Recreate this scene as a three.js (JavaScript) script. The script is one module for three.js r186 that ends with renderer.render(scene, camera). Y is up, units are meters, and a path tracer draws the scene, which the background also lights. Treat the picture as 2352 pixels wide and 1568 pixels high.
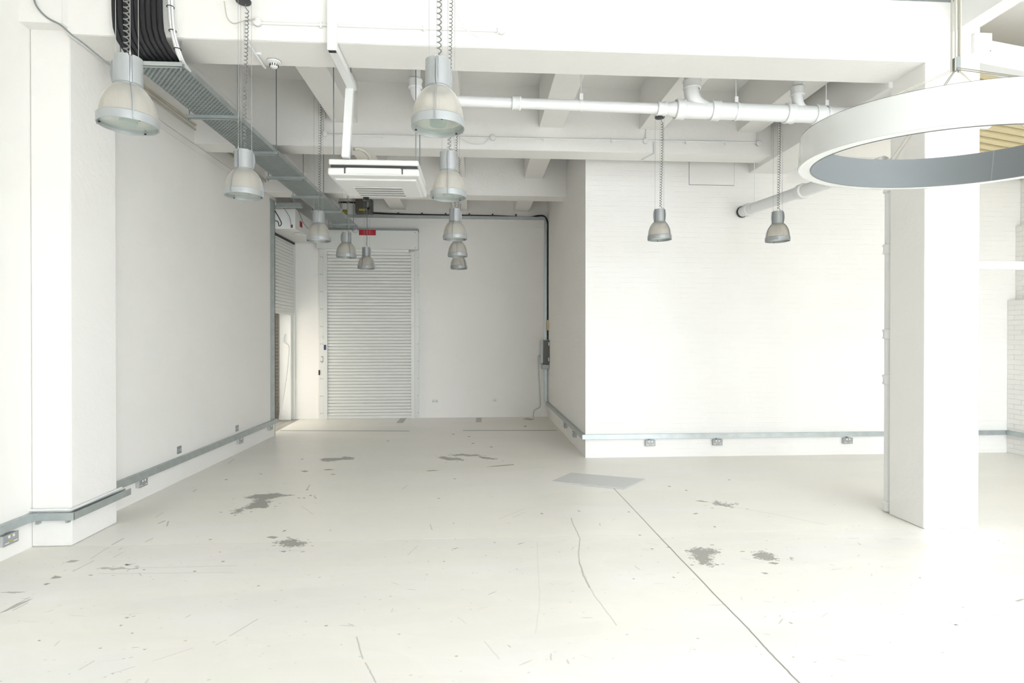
import * as THREE from 'three';
import { RoundedBoxGeometry } from 'three/addons/geometries/RoundedBoxGeometry.js';
import { mergeGeometries } from 'three/addons/utils/BufferGeometryUtils.js';
import { RectAreaLightUniformsLib } from 'three/addons/lights/RectAreaLightUniformsLib.js';

// ---------- camera, sky, daylight, exposure ----------
const scene = new THREE.Scene();
const camera = new THREE.PerspectiveCamera(62.19, 1.5, 0.05, 120);
camera.position.set(0, 1.75, 0);
camera.rotation.order = 'YXZ';
camera.rotation.set(-0.0046, -0.0615, 0);
const renderer = new THREE.WebGLRenderer();
renderer.toneMapping = THREE.LinearToneMapping;
renderer.toneMappingExposure = 1.0;
renderer.shadowMap.enabled = true;
scene.background = new THREE.Color().setRGB(3.0, 3.15, 3.3);          // even overcast sky, seen only through the shopfront
RectAreaLightUniformsLib.init();
const BAYS = [[0.55, 1.83], [2.9, 5.3], [5.6, 8.0]];                    // glazed bays of the shopfront behind the camera
const FZ = 3.5, TILT = 1.15, STRIPS = 4, HEAD = 4.7, SILL = 0.1, BAND = 4.6, DAY = 10.7;   // sky light comes in at a slant, downward
for (const [a, b] of BAYS) for (let k = 0; k < STRIPS; k++) {        // daylight entering each bay, in four bands from sill to head
  const h = (BAND - SILL) / STRIPS;
  const l = new THREE.RectAreaLight(new THREE.Color().setRGB(0.915, 1.0, 1.11), DAY, b - a, h);
  l.position.set((a + b) / 2, SILL + h * (k + 0.5), FZ - 0.25);      // shines along -z, into the room
  l.rotation.x = -TILT;
  l.name = 'window_daylight';
  scene.add(l);
}
{ // alley daylight through the half raised side shutter, added to brighten the recess
  const l = new THREE.RectAreaLight(new THREE.Color().setRGB(1.0, 0.94, 0.82), 2.4, 1.3, 2.1);
  l.position.set(-4.3, 1.12, -11.65);
  l.rotation.y = -Math.PI / 2;                                       // shines along +x, into the recess
  l.name = 'doorway_fill';
  scene.add(l);
}
const HC = 5.15;                                                     // height of the slab soffit
// ---------- helpers ----------
let seed = 7;
const rnd = () => { seed = (seed * 1664525 + 1013904223) >>> 0; return seed / 4294967296; };
const V = (x, y, z) => new THREE.Vector3(x, y, z);
const taken = new Map();
function numbered(n) { const k = taken.get(n) ?? 0; taken.set(n, k + 1); return k ? `${n}_${String(k).padStart(3, '0')}` : n; }
const offset = new Map();                                            // where each group stands, so parts can be given in room coordinates
function mesh(name, geo, mat, parent) {
  const g = Array.isArray(geo) ? join(geo) : geo;
  const m = new THREE.Mesh(g, mat);
  m.castShadow = m.receiveShadow = true;
  if (!parent) { m.name = numbered(name); scene.add(m); return m; }
  m.name = name;
  const o = offset.get(parent);
  if (o) { g.translate(-o.x, -o.y, -o.z); offset.set(m, o); }
  parent.add(m);
  return m;
}
function thing(name, label, category, pos = [0, 0, 0], group) {
  const o = new THREE.Group();
  o.name = numbered(name);
  o.position.set(...pos);
  offset.set(o, o.position.clone());
  tag(o, label, category, group);
  scene.add(o);
  return o;
}
function tag(o, label, category, group) { o.userData = { label, category }; if (group) o.userData.group = group; return o; }
function struct(name, label, category) { const o = new THREE.Group(); o.name = numbered(name); o.userData = { kind: 'structure', label, category }; scene.add(o); return o; }
function one(name, geo, mat, label, category, group) { return tag(mesh(name, geo, mat), label, category, group); }
function uvm(g) {                                                    // uv in metres from position, by the way each face points
  const p = g.attributes.position, n = g.attributes.normal, uv = new Float32Array(p.count * 2);
  for (let i = 0; i < p.count; i++) {
    const ax = Math.abs(n.getX(i)), ay = Math.abs(n.getY(i)), az = Math.abs(n.getZ(i));
    let u, v;
    if (ay >= ax && ay >= az) { u = p.getX(i); v = p.getZ(i); } else if (ax >= az) { u = p.getZ(i); v = p.getY(i); } else { u = p.getX(i); v = p.getY(i); }
    uv[2 * i] = u; uv[2 * i + 1] = v;
  }
  g.setAttribute('uv', new THREE.BufferAttribute(uv, 2));
  return g;
}
function bx(x0, x1, y0, y1, z0, z1, r = 0) {
  const w = Math.abs(x1 - x0), h = Math.abs(y1 - y0), d = Math.abs(z1 - z0);
  const g = r ? new RoundedBoxGeometry(w, h, d, 2, r) : new THREE.BoxGeometry(w, h, d);
  g.translate((x0 + x1) / 2, (y0 + y1) / 2, (z0 + z1) / 2);
  return uvm(g);
}
function join(list) { return mergeGeometries(list.map((g) => { const q = g.index ? g.toNonIndexed() : g.clone(); for (const k of Object.keys(q.attributes)) if (!['position', 'normal', 'uv'].includes(k)) q.deleteAttribute(k); return q; })); }
function rod(a, b, r, seg = 10, r2 = r) {                            // a straight round bar from a to b
  const d = b.clone().sub(a), g = new THREE.CylinderGeometry(r2, r, d.length(), seg);
  g.applyQuaternion(new THREE.Quaternion().setFromUnitVectors(V(0, 1, 0), d.clone().normalize()));
  const c = a.clone().add(b).multiplyScalar(0.5);
  return g.translate(c.x, c.y, c.z);
}
function tube(pts, r, n = 40, seg = 8, tension = 0.5) { return new THREE.TubeGeometry(new THREE.CatmullRomCurve3(pts.map((p) => Array.isArray(p) ? V(...p) : p), false, 'centripetal', tension), n, r, seg); }
function lathe(pts, seg = 40) { return new THREE.LatheGeometry(pts.map(([r, y]) => new THREE.Vector2(r, y)), seg); }
function along(g, a, dir) { g.applyQuaternion(new THREE.Quaternion().setFromUnitVectors(V(0, 1, 0), dir.clone().normalize())); return g.translate(a.x, a.y, a.z); }

// ---------- textures ----------
function grid(n) { const a = new Float32Array(n * n); for (let i = 0; i < a.length; i++) a[i] = rnd(); return a; }
function tileNoise(size, cells, octaves) {                           // tiling value noise, 0..1
  const out = new Float32Array(size * size);
  let amp = 1, sum = 0;
  for (let o = 0, c = cells; o < octaves; o++, c *= 2, amp *= 0.55) {
    const g = grid(c);
    sum += amp;
    for (let y = 0; y < size; y++) for (let x = 0; x < size; x++) {
      const fx = x / size * c, fy = y / size * c, ix = Math.floor(fx), iy = Math.floor(fy);
      let tx = fx - ix, ty = fy - iy; tx = tx * tx * (3 - 2 * tx); ty = ty * ty * (3 - 2 * ty);
      const at = (a, b) => g[((b % c) * c) + (a % c)];
      out[y * size + x] += amp * ((at(ix, iy) * (1 - tx) + at(ix + 1, iy) * tx) * (1 - ty) + (at(ix, iy + 1) * (1 - tx) + at(ix + 1, iy + 1) * tx) * ty);
    }
  }
  for (let i = 0; i < out.length; i++) out[i] /= sum;
  return out;
}
function dataTex(size, h, fn, srgb, repeat) {
  const d = new Uint8Array(size * h * 4);
  for (let y = 0; y < h; y++) for (let x = 0; x < size; x++) { const c = fn(x, y), i = (y * size + x) * 4; d[i] = c[0]; d[i + 1] = c[1]; d[i + 2] = c[2]; d[i + 3] = 255; }
  const t = new THREE.DataTexture(d, size, h);
  t.wrapS = t.wrapT = THREE.RepeatWrapping; t.magFilter = THREE.LinearFilter; t.minFilter = THREE.LinearMipmapLinearFilter; t.generateMipmaps = true;
  if (srgb) t.colorSpace = THREE.SRGBColorSpace;
  if (repeat) t.repeat.set(...repeat);
  t.needsUpdate = true;
  return t;
}
const nA = tileNoise(512, 6, 6), nB = tileNoise(512, 40, 3);
const g3 = (v) => [v, v, v];
const paintCol = dataTex(512, 512, (x, y) => { const v = 255 - 5 * nA[y * 512 + x]; return [v, v, v]; }, true, [0.2, 0.2]);
const paintBump = dataTex(512, 512, (x, y) => g3(255 * (0.6 * nA[y * 512 + x] + 0.4 * nB[y * 512 + x])), false, [0.7, 0.7]);
// old brickwork under many coats: soft, half-lost courses 75 mm apart
const brickBump = dataTex(512, 512, (x, y) => {
  const course = (y / 512 * 16) % 1, j = Math.exp(-((course - 0.5) ** 2) / 0.006);
  const keep = Math.max(0, Math.min(1, (nA[((y * 3) % 512) * 512 + x] - 0.42) * 6));
  return g3(255 * (0.75 - 0.5 * j * keep - 0.25 * nB[y * 512 + x]));
}, false, [1 / 1.2, 1 / 1.2]);
const zincCol = dataTex(256, 256, (x, y) => { const v = 228 + 27 * nA[(y * 2) * 512 + x * 2]; return [v - 3, v, v]; }, true, [2, 2]);
const ribBump = dataTex(64, 4, (x) => g3(127 + 127 * Math.sin(x / 64 * Math.PI * 2)), false, [110, 1]);
// slotted floor of the cable tray: staggered slots, 25 x 7 mm
const slotAlpha = dataTex(256, 256, (x, y) => {
  const u = x / 256 * 4, v = y / 256 * 6, row = Math.floor(v), fu = (u + (row % 2) * 0.5) % 1, fv = v % 1;
  return g3(fu > 0.22 && fu < 0.78 && fv > 0.28 && fv < 0.72 ? 0 : 255);
}, false, [1 / 0.17, 1 / 0.15]);

// ---------- materials ----------
const rgb = (r, g, b) => new THREE.Color().setRGB(r, g, b);
const std = (c, roughness = 0.6, extra = {}) => new THREE.MeshStandardMaterial({ color: c, roughness, ...extra });
const M = {
  wall: std(rgb(0.93, 0.907, 0.862), 0.75, { map: paintCol, bumpMap: paintBump, bumpScale: 0.0015 }),
  brickwork: std(rgb(0.93, 0.907, 0.862), 0.7, { map: paintCol, bumpMap: brickBump, bumpScale: 0.004 }),
  concrete: std(rgb(0.93, 0.909, 0.868), 0.7, { map: paintCol, bumpMap: paintBump, bumpScale: 0.004 }),
  gloss: std(rgb(0.85, 0.85, 0.83), 0.3),
  white: std(rgb(0.82, 0.82, 0.79), 0.45),
  shutter: std(rgb(0.76, 0.765, 0.73), 0.42, { metalness: 0.15 }),
  zinc: std(rgb(0.56, 0.59, 0.585), 0.42, { metalness: 0.65, map: zincCol }),
  zincDark: std(rgb(0.30, 0.33, 0.33), 0.5, { metalness: 0.5 }),
  tray: std(rgb(0.42, 0.46, 0.46), 0.5, { metalness: 0.5, map: zincCol, alphaMap: slotAlpha, alphaTest: 0.5, side: THREE.DoubleSide }),
  black: std(rgb(0.012, 0.012, 0.014), 0.7),
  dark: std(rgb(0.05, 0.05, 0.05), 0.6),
  greyBox: std(rgb(0.13, 0.13, 0.12), 0.5),
  greyMetal: std(rgb(0.52, 0.53, 0.52), 0.4, { metalness: 0.25 }),
  lampGrey: std(rgb(0.36, 0.375, 0.375), 0.38, { metalness: 0.25 }),
  lampFin: std(rgb(0.31, 0.32, 0.335), 0.4, { metalness: 0.3 }),
  dome: new THREE.MeshPhysicalMaterial({ color: rgb(0.72, 0.69, 0.63), roughness: 0.3, transmission: 0.6, thickness: 0, side: THREE.DoubleSide, bumpMap: ribBump, bumpScale: 0.0004 }),
  glass: new THREE.MeshPhysicalMaterial({ color: rgb(0.82, 0.90, 0.85), roughness: 0.1, transmission: 0.8, thickness: 0, side: THREE.DoubleSide }),
  reflector: std(rgb(0.42, 0.46, 0.43), 0.5),
  wire: std(rgb(0.45, 0.45, 0.43), 0.5, { metalness: 0.3 }),
  cord: std(rgb(0.22, 0.22, 0.21), 0.6),
  canopy: std(rgb(0.045, 0.048, 0.05), 0.5),
  cream: std(rgb(0.62, 0.56, 0.42), 0.5),
  beigeCable: std(rgb(0.55, 0.52, 0.44), 0.6),
  red: std(rgb(0.42, 0.012, 0.02), 0.5),
  brown: std(rgb(0.20, 0.10, 0.08), 0.6),
  yellow: std(rgb(0.55, 0.42, 0.03), 0.5),
  ringGrey: std(rgb(0.19, 0.205, 0.215), 0.5),
  ringWhite: new THREE.MeshPhysicalMaterial({ color: rgb(0.68, 0.69, 0.665), roughness: 0.18, clearcoat: 1, clearcoatRoughness: 0.05 }),
  ringGlow: std(rgb(0.86, 0.87, 0.84), 0.4),
  deck: std(rgb(0.80, 0.68, 0.40), 0.4),
  rawFloor: std(rgb(0.30, 0.29, 0.26), 0.7),
  brick: std(rgb(0.36, 0.30, 0.24), 0.8),
  mortar: std(rgb(0.55, 0.52, 0.46), 0.9),
};

// ---------- floor: three poured slabs, painted white and worn ----------
const STAINS = [
 [1, -2.55,-6.43,-2.5,-6.52,-2.4,-6.54,-2.26,-6.57,-2.18,-6.51,-2.04,-6.48,-2.14,-6.43,-2.2,-6.41,-2.23,-6.35,-2.31,-6.3,-2.27,-6.25,-2.2,-6.25,-2.23,-6.17,-2.17,-6.08,-2.19,-5.99,-2.28,-6.01,-2.34,-5.96,-2.42,-6.02,-2.4,-6.08,-2.41,-6.17,-2.37,-6.21,-2.42,-6.29,-2.4,-6.34,-2.54,-6.39],
 [1, -2.45,-5.82,-2.47,-5.94,-2.45,-5.99,-2.41,-5.98,-2.38,-5.92,-2.39,-5.84],
 [1, -2.28,-8.41,-2.22,-8.45,-1.99,-8.46,-1.98,-8.56,-1.81,-8.46,-1.8,-8.33,-1.94,-8.32,-2.1,-8.23,-2.22,-8.26],
 [1, -0.59,-8.42,-0.51,-8.48,-0.4,-8.37,-0.3,-8.36,-0.24,-8.3,-0.19,-8.2,-0.21,-8.16,-0.31,-8.21,-0.39,-8.18,-0.5,-8.28],
 [1, -0.43,-8.54,-0.31,-8.61,-0.22,-8.65,-0.1,-8.56,0.01,-8.6,0.05,-8.49,-0.09,-8.45,-0.22,-8.52,-0.32,-8.5],
 [1, -0.01,-8.45,0.07,-8.42,0.18,-8.34,0.3,-8.23,0.24,-8.2,0.09,-8.28],
 [1, 0.11,-7.74,0.26,-7.81,0.52,-7.89,0.5,-7.83,0.28,-7.76],
 [1, -0.68,-7.57,-0.57,-7.6,-0.5,-7.57,-0.64,-7.53],
 [1, -2.34,-7.64,-2.29,-7.68,-2.22,-7.63,-2.26,-7.58],
 [1, -2.06,-7.71,-1.99,-7.75,-1.9,-7.69,-2.01,-7.67],
 [1, -1.9,-7.44,-1.87,-7.46,-1.82,-7.43,-1.85,-7.41],
 [1, -1.86,-5.11,-1.82,-5.14,-1.75,-5.11,-1.78,-5.07],
 [1, -1.74,-4.97,-1.7,-4.98,-1.66,-5.04,-1.63,-5.06,-1.57,-5.01,-1.51,-4.99,-1.46,-4.94,-1.47,-4.87,-1.53,-4.88,-1.57,-4.86,-1.67,-4.89,-1.65,-4.93],
 [1, -1.62,-4.76,-1.6,-4.78,-1.57,-4.77,-1.58,-4.74],
 [1, -1.77,-5.26,-1.76,-5.3,-1.74,-5.28,-1.76,-5.24],
 [1, -1.98,-6.36,-1.97,-6.37,-1.94,-6.36,-1.95,-6.33],
 [1, -1.92,-6.35,-1.91,-6.37,-1.88,-6.35,-1.89,-6.33],
 [1, -1.88,-6.45,-1.87,-6.47,-1.84,-6.45,-1.85,-6.42],
 [1, -1.82,-6.42,-1.81,-6.43,-1.79,-6.42,-1.8,-6.39],
 [1, -1.8,-6.35,-1.78,-6.36,-1.76,-6.35,-1.77,-6.32],
 [1, -2.82,-7.52,-2.81,-7.54,-2.78,-7.52,-2.79,-7.49],
 [1, -3.14,-7.24,-3.13,-7.26,-3.1,-7.25,-3.1,-7.21],
 [1, -2.57,-8.41,-2.55,-8.44,-2.52,-8.41,-2.53,-8.37],
 [1, -1.56,-9.81,-1.54,-9.85,-1.5,-9.82,-1.52,-9.76],
 [1, -0.47,-10.4,-0.44,-10.5,-0.4,-10.4,-0.43,-10.4],
 [1, -0.18,-10.2,-0.15,-10.2,-0.12,-10.2,-0.14,-10.1],
 [1, -0.1,-9.5,-0.07,-9.54,-0.04,-9.51,-0.06,-9.45],
 [1, 0.2,-9.17,0.23,-9.21,0.26,-9.18,0.23,-9.12],
 [1, 0.93,-11.3,0.96,-11.4,1,-11.3,0.96,-11.2],
 [1, -0.3,-7.1,-0.28,-7.12,-0.26,-7.11,-0.28,-7.08],
 [1, -1.99,-6.69,-1.98,-6.71,-1.95,-6.7,-1.96,-6.67],
 [1, -0.44,-6.25,-0.42,-6.26,-0.4,-6.25,-0.42,-6.23],
 [0.8, -1.68,-11.9,-1.69,-12.6,-1.56,-12.7,-1.54,-11.9],
 [0.8, -0.03,-11.9,-0.02,-12.6,0.1,-12.6,0.09,-11.9],
 [0.8, 0.98,-12.3,1.1,-12.5,1.26,-12.3,1.14,-12.1],
 [0.75, -3.74,-11,-3.77,-11.1,-1.29,-10.9,-1.28,-10.8],
 [0.75, -0.27,-10.8,-0.27,-10.9,1.53,-10.8,1.52,-10.7],
 [1, -3.79,-10.8,-4.4,-12.7,-3.86,-12.6],
 [1, 1.73,-4.56,1.79,-4.62,1.88,-4.63,1.94,-4.61,1.98,-4.56,1.98,-4.52,1.91,-4.48,1.88,-4.45,1.86,-4.43,1.86,-4.39,1.84,-4.36,1.81,-4.31,1.84,-4.3,1.82,-4.27,1.78,-4.26,1.74,-4.29,1.73,-4.37,1.73,-4.45,1.74,-4.5],
 [1, 2.23,-4.45,2.3,-4.51,2.36,-4.49,2.4,-4.45,2.38,-4.34,2.34,-4.32,2.27,-4.34,2.24,-4.39],
 [1, 2.27,-4.28,2.31,-4.3,2.35,-4.27,2.31,-4.25],
 [1, 2.5,-5.88,2.58,-5.96,2.59,-5.87,2.61,-5.83,2.7,-5.84,2.76,-5.86,2.65,-5.8,2.66,-5.73,2.61,-5.76,2.54,-5.79,2.51,-5.83],
 [1, 2.35,-5.98,2.42,-5.99,2.48,-5.92,2.42,-5.93],
 [1, 2.15,-5.54,2.2,-5.56,2.22,-5.55,2.17,-5.52],
 [1, 2.12,-4.11,2.16,-4.11,2.17,-4.09,2.14,-4.08],
 [1, 1.13,-4.06,1.14,-4.07,1.15,-4.05,1.14,-4.05],
 [1, 1.43,-4.07,1.44,-4.08,1.45,-4.06,1.43,-4.06],
 [1, 1.44,-4.64,1.46,-4.64,1.47,-4.62,1.45,-4.62],
 [1, 1.44,-4.97,1.45,-4.98,1.46,-4.95,1.44,-4.95],
 [1, 2.26,-6.6,2.29,-6.61,2.29,-6.56,2.27,-6.56],
 [1, 3.11,-6.85,3.14,-6.87,3.13,-6.82,3.11,-6.82],
 [1, 2.2,-5.15,2.22,-5.16,2.22,-5.13,2.2,-5.12],
 [1, 1.02,-5.7,1.03,-5.72,1.05,-5.68,1.03,-5.68],
 [1, 0.63,-5.64,0.65,-5.66,0.66,-5.62,0.64,-5.62],
 [1, 1.52,-5.64,1.54,-5.66,1.54,-5.62,1.52,-5.62],
 [1, 2.4,-6.41,2.42,-6.43,2.43,-6.38,2.4,-6.38],
 [1, -3.11,-4.32,-3.12,-4.38,-3.05,-4.35,-3.05,-4.33],
 [1, -3.09,-4.23,-3.08,-4.25,-3.05,-4.24,-3.06,-4.21],
 [0.6, -2.88,-4.37,-2.87,-4.39,-2.84,-4.37,-2.85,-4.35],
 [1.5, -2.73,-4.56,-2.72,-4.57,-2.69,-4.56,-2.7,-4.54],
 [0.8, -3.22,-4.63,-3.21,-4.68,-3.14,-4.67,-3.15,-4.63],
 [0.6, -2.9,-4.49,-2.86,-4.51,-2.74,-4.5,-2.58,-4.48,-2.61,-4.46,-2.74,-4.46,-2.83,-4.48],
 [0.7, -3.29,-4.11,-3.24,-4.12,-3.11,-4.11,-3.18,-4.09],
 [0.7, -3.04,-3.8,-3.04,-3.93,-2.99,-4.01,-3,-3.9,-3.02,-3.82],
 [0.9, -1.7,-3.38,-1.69,-3.39,-1.68,-3.39,-1.69,-3.38],
 [0.9, -2.14,-3.33,-2.13,-3.34,-2.12,-3.33,-2.12,-3.33],
 [0.9, -2.06,-3.49,-2.05,-3.5,-2.04,-3.49,-2.04,-3.48],
 [0.9, -1.88,-3.3,-1.88,-3.31,-1.86,-3.31,-1.87,-3.3],
 [0.9, -2.21,-3.69,-2.2,-3.7,-2.18,-3.69,-2.19,-3.68],
 [0.9, -2.18,-3.59,-2.18,-3.6,-2.16,-3.59,-2.17,-3.58],
 [0.9, -0.93,-3.51,-0.92,-3.52,-0.91,-3.51,-0.92,-3.5],
 [0.9, -1.91,-3.08,-1.91,-3.08,-1.9,-3.08,-1.9,-3.07],
 [0.9, -2.55,-3.44,-2.54,-3.45,-2.53,-3.44,-2.53,-3.43],
 [0.9, -1.56,-4.1,-1.55,-4.12,-1.54,-4.11,-1.54,-4.1],
 [0.9, -2.54,-4.45,-2.53,-4.46,-2.51,-4.45,-2.52,-4.44],
 [0.9, -2.14,-4.39,-2.13,-4.41,-2.11,-4.4,-2.12,-4.38],
 [0.9, -2.12,-4.78,-2.12,-4.79,-2.1,-4.78,-2.1,-4.77],
 [0.9, -2.01,-4.57,-2,-4.59,-1.98,-4.58,-1.99,-4.56],
 [0.9, -2.34,-5.08,-2.33,-5.1,-2.31,-5.09,-2.32,-5.07],
 [0.7, -0.22,-4.72,-0.19,-4.75,-0.15,-4.76,-0.18,-4.73],
 [0.8, 0.33,-4.79,0.37,-4.83,0.41,-4.84,0.35,-4.8],
 [0.9, 0.29,-4.28,0.3,-4.29,0.31,-4.28,0.3,-4.28],
 [0.9, 0.06,-4.58,0.07,-4.58,0.08,-4.57,0.07,-4.57],
 [0.9, 0.14,-4.86,0.15,-4.87,0.16,-4.86,0.15,-4.85],
 [0.9, -0.27,-4.47,-0.26,-4.48,-0.25,-4.47,-0.26,-4.46],
 [1.3, 2.91,-3.29,2.93,-3.29,2.94,-3.28,2.92,-3.28],
 [0.8, 3.58,-3.56,3.68,-3.59,3.66,-3.57,3.6,-3.55],
 [0.8, 3.16,-3.5,3.17,-3.51,3.17,-3.49,3.15,-3.49],
 [0.8, 2.58,-3,2.6,-3,2.6,-2.99,2.59,-2.99],
 [0.8, 1.83,-2.82,1.84,-2.83,1.84,-2.82,1.83,-2.82],
 [0.8, 3.23,-3.95,3.25,-3.96,3.24,-3.94,3.23,-3.94],
 [0.8, 1.73,-3.01,1.74,-3.01,1.74,-3,1.73,-3],
 [0.8, 2.11,-3.23,2.12,-3.23,2.12,-3.22,2.12,-3.22],
 [0.8, 1.92,-3.38,1.93,-3.38,1.94,-3.36,1.92,-3.36],
];
const SCRATCHES = [
 [0.008, 1.6, 1.599,-6.539,1.607,-5.085,1.617,-4.344,1.625,-3.653,1.634,-3.309,1.63,-3.111,1.633,-2.918,1.636,-2.762],
 [0.005, 1, 0.917,-5.486,0.904,-5.3,0.903,-5.084,0.9,-4.916,0.849,-4.673,0.825,-4.575,0.798,-4.375,0.783,-4.134,0.79,-3.928],
 [0.004, 0.7, 0.799,-4.408,0.791,-4.104,0.797,-3.815,0.835,-3.542,0.852,-3.401],
 [0.006, 0.6, 2.677,-5.728,3.011,-5.426,3.286,-5.123],
 [0.003, 0.22, 0.515,-4.849,0.464,-4.313,0.431,-3.883,0.407,-3.688,0.347,-3.345],
 [0.004, 1, -0.707,-3.368,-0.658,-3.222,-0.623,-3.132],
 [0.004, 1, -0.604,-3.095,-0.559,-3.004,-0.516,-2.909],
 [0.005, 0.8, -3.042,-3.8,-3.028,-4.028],
 [0.006, 0.8, -2.99,-3.827,-2.975,-3.938],
 [0.005, 0.9, -3.039,-4.445,-3.022,-4.658],
 [0.004, 0.8, -3.072,-4.692,-3.091,-4.949],
 [0.012, 0.8, -3.099,-5.001,-3.099,-5.162],
 [0.01, 0.7, -2.858,-5.057,-2.84,-5.147],
 [0.004, 0.8, -2.909,-4.712,-2.901,-4.822],
 [0.02, 0.2, -2.58,-4.486,-1.852,-4.484],
 [0.02, 0.2, -2.823,-4.392,-1.821,-4.357],
 [0.004, 0.8, -1.459,-3.418,-1.367,-3.624],
 [0.003, 0.6, -1.494,-3.326,-1.456,-3.382],
 [0.003, 0.6, -1.761,-3.18,-1.606,-3.304],
 [0.004, 0.8, -1.911,-3.074,-1.824,-3.135],
 [0.003, 0.7, -2.104,-3.119,-2.08,-3.204],
 [0.003, 0.4, 0.04,-3.277,0.121,-3.086],
 [0.003, 0.3, -0.124,-3.572,-0.064,-3.476],
 [0.003, 0.8, 0.41,-3.119,0.399,-3.057],
 [0.004, 0.5, -0.563,-4.614,-0.501,-4.824],
 [0.008, 0.5, -3.15,-5.743,-3.163,-5.908],
 [0.012, 1.2, -3.017,-5.551,-3.001,-5.636],
 [0.008, 1.1, -2.896,-5.47,-2.958,-5.619],
 [0.012, 0.8, -3.251,-6.691,-3.26,-6.787],
 [0.012, 0.5, -3.481,-8.148,-3.541,-8.5],
 [0.006, 0.4, -1.839,-6.046,-1.631,-5.748],
 [0.006, 0.7, -0.444,-5.374,-0.412,-5.214],
 [0.008, 0.6, -0.875,-6.655,-0.831,-6.824],
 [0.01, 0.8, -1.971,-6.692,-2.003,-6.916],
 [0.006, 0.4, 0.212,-5.489,0.485,-5.805],
 [0.006, 0.4, 0.337,-5.516,0.475,-5.687],
 [0.012, 0.6, -3.665,-11.738,-3.19,-11.747],
 [0.012, 0.7, -2.792,-11.499,-2.532,-11.706],
 [0.01, 0.5, 0.126,-9.154,0.458,-9.193],
 [0.01, 0.4, -1.832,-9.298,-1.619,-9.37],
 [0.015, 0.5, -2.027,-11.732,-1.842,-12.015],
];
function floorTex(x0, x1, z0, z1, w, h) {                            // z0 is the far edge
  const c = document.createElement('canvas'); c.width = w; c.height = h;
  const q = c.getContext('2d');
  const X = (x) => (x - x0) / (x1 - x0) * w, Y = (z) => (z - z0) / (z1 - z0) * h, kx = w / (x1 - x0), ky = h / (z1 - z0);
  q.fillStyle = 'rgb(243,239,229)'; q.fillRect(0, 0, w, h);
  for (let i = 0; i < 420; i++) {                                    // broad worn and repainted patches
    const px = rnd() * w, py = rnd() * h, r = (0.15 + rnd() * 0.6);
    q.fillStyle = rnd() < 0.5 ? 'rgba(222,218,206,0.06)' : 'rgba(240,240,236,0.07)';
    q.beginPath(); q.ellipse(px, py, r * kx * 1.4, r * ky * 0.5, 0, 0, 6.2832); q.fill();
  }
  const wob = (v, a) => v + (rnd() - 0.5) * a;
  for (const [t, ...p] of STAINS) {                                  // paint gone down to the grey screed
    const n = p.length / 2;
    q.fillStyle = `rgba(146,144,136,${Math.min(1, 0.85 * t)})`;
    if (t > 1.2) q.fillStyle = 'rgb(70,70,68)';
    q.beginPath();
    let ragged = n > 5 ? 0.03 : 0.006;
    for (let i = 0; i < n; i++) {
      const ax = p[2 * i], az = p[2 * i + 1], bx_ = p[(2 * i + 2) % (2 * n)], bz = p[(2 * i + 3) % (2 * n)];
      for (let k = 0; k < 5; k++) { const s = k / 5, xx = X(wob(ax + (bx_ - ax) * s, ragged)), yy = Y(wob(az + (bz - az) * s, ragged)); if (i + k) q.lineTo(xx, yy); else q.moveTo(xx, yy); }
    }
    q.closePath(); q.fill();
    if (n > 5 && t > 0.65) for (let i = 0; i < 26 * n; i++) {         // islands of paint still clinging near the edge, and flakes lost beyond it
      const k = Math.floor(rnd() * n), m = (k + 1) % n, f = rnd(), g = (rnd() - 0.5) * (rnd() * 0.09), r = 0.0015 + rnd() * rnd() * 0.009;
      const ex = p[2 * k] + (p[2 * m] - p[2 * k]) * f + g, ez = p[2 * k + 1] + (p[2 * m + 1] - p[2 * k + 1]) * f + (rnd() - 0.5) * (rnd() * 0.09);
      const keep = q.fillStyle; if (rnd() < 0.5) q.fillStyle = 'rgba(236,233,225,0.9)';
      q.beginPath(); q.ellipse(X(ex), Y(ez), r * kx * 1.5, r * ky, rnd() * 0.6, 0, 6.2832); q.fill(); q.fillStyle = keep;
    }
    if (n > 5) for (let i = 0; i < 14; i++) {                        // flakes round a bare patch
      const k = Math.floor(rnd() * n), fx = p[2 * k] + (rnd() - 0.5) * 0.25, fz = p[2 * k + 1] + (rnd() - 0.5) * 0.25, r = 0.003 + rnd() * 0.009;
      q.beginPath(); q.ellipse(X(fx), Y(fz), r * kx * 1.3, r * ky, rnd() * 3, 0, 6.2832); q.fill();
    }
  }
  for (const [wd, t, ...p] of SCRATCHES) {
    q.strokeStyle = `rgba(112,110,104,${Math.min(1, 0.55 * t)})`; q.lineWidth = Math.max(1, 0.8 * wd * (kx + ky) / 2); q.lineJoin = 'round';
    q.beginPath();
    for (let i = 0; i < p.length / 2 - 1; i++) for (let k = 0; k < 6; k++) {
      const s = k / 5, xx = X(wob(p[2 * i] + (p[2 * i + 2] - p[2 * i]) * s, 0.004)), yy = Y(wob(p[2 * i + 1] + (p[2 * i + 3] - p[2 * i + 1]) * s, 0.004));
      if (i + k) q.lineTo(xx, yy); else q.moveTo(xx, yy);
    }
    q.stroke();
  }
  for (let i = 0; i < 700; i++) {                                    // nicks and scuffs
    const px = rnd() * w, py = rnd() * h, a = rnd() * 3.14, long = rnd() < 0.25, l = (long ? 0.04 + rnd() * 0.12 : 0.006 + rnd() * 0.012), tk = long ? 0.0025 : 0.003 + rnd() * 0.005;
    q.fillStyle = `rgba(140,137,128,${0.1 + rnd() * rnd() * 0.6})`;
    q.beginPath(); q.ellipse(px, py, l * kx * 0.5, tk * ky, long ? a : a * 0.2, 0, 6.2832); q.fill();
  }
  const t = new THREE.CanvasTexture(c);
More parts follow.
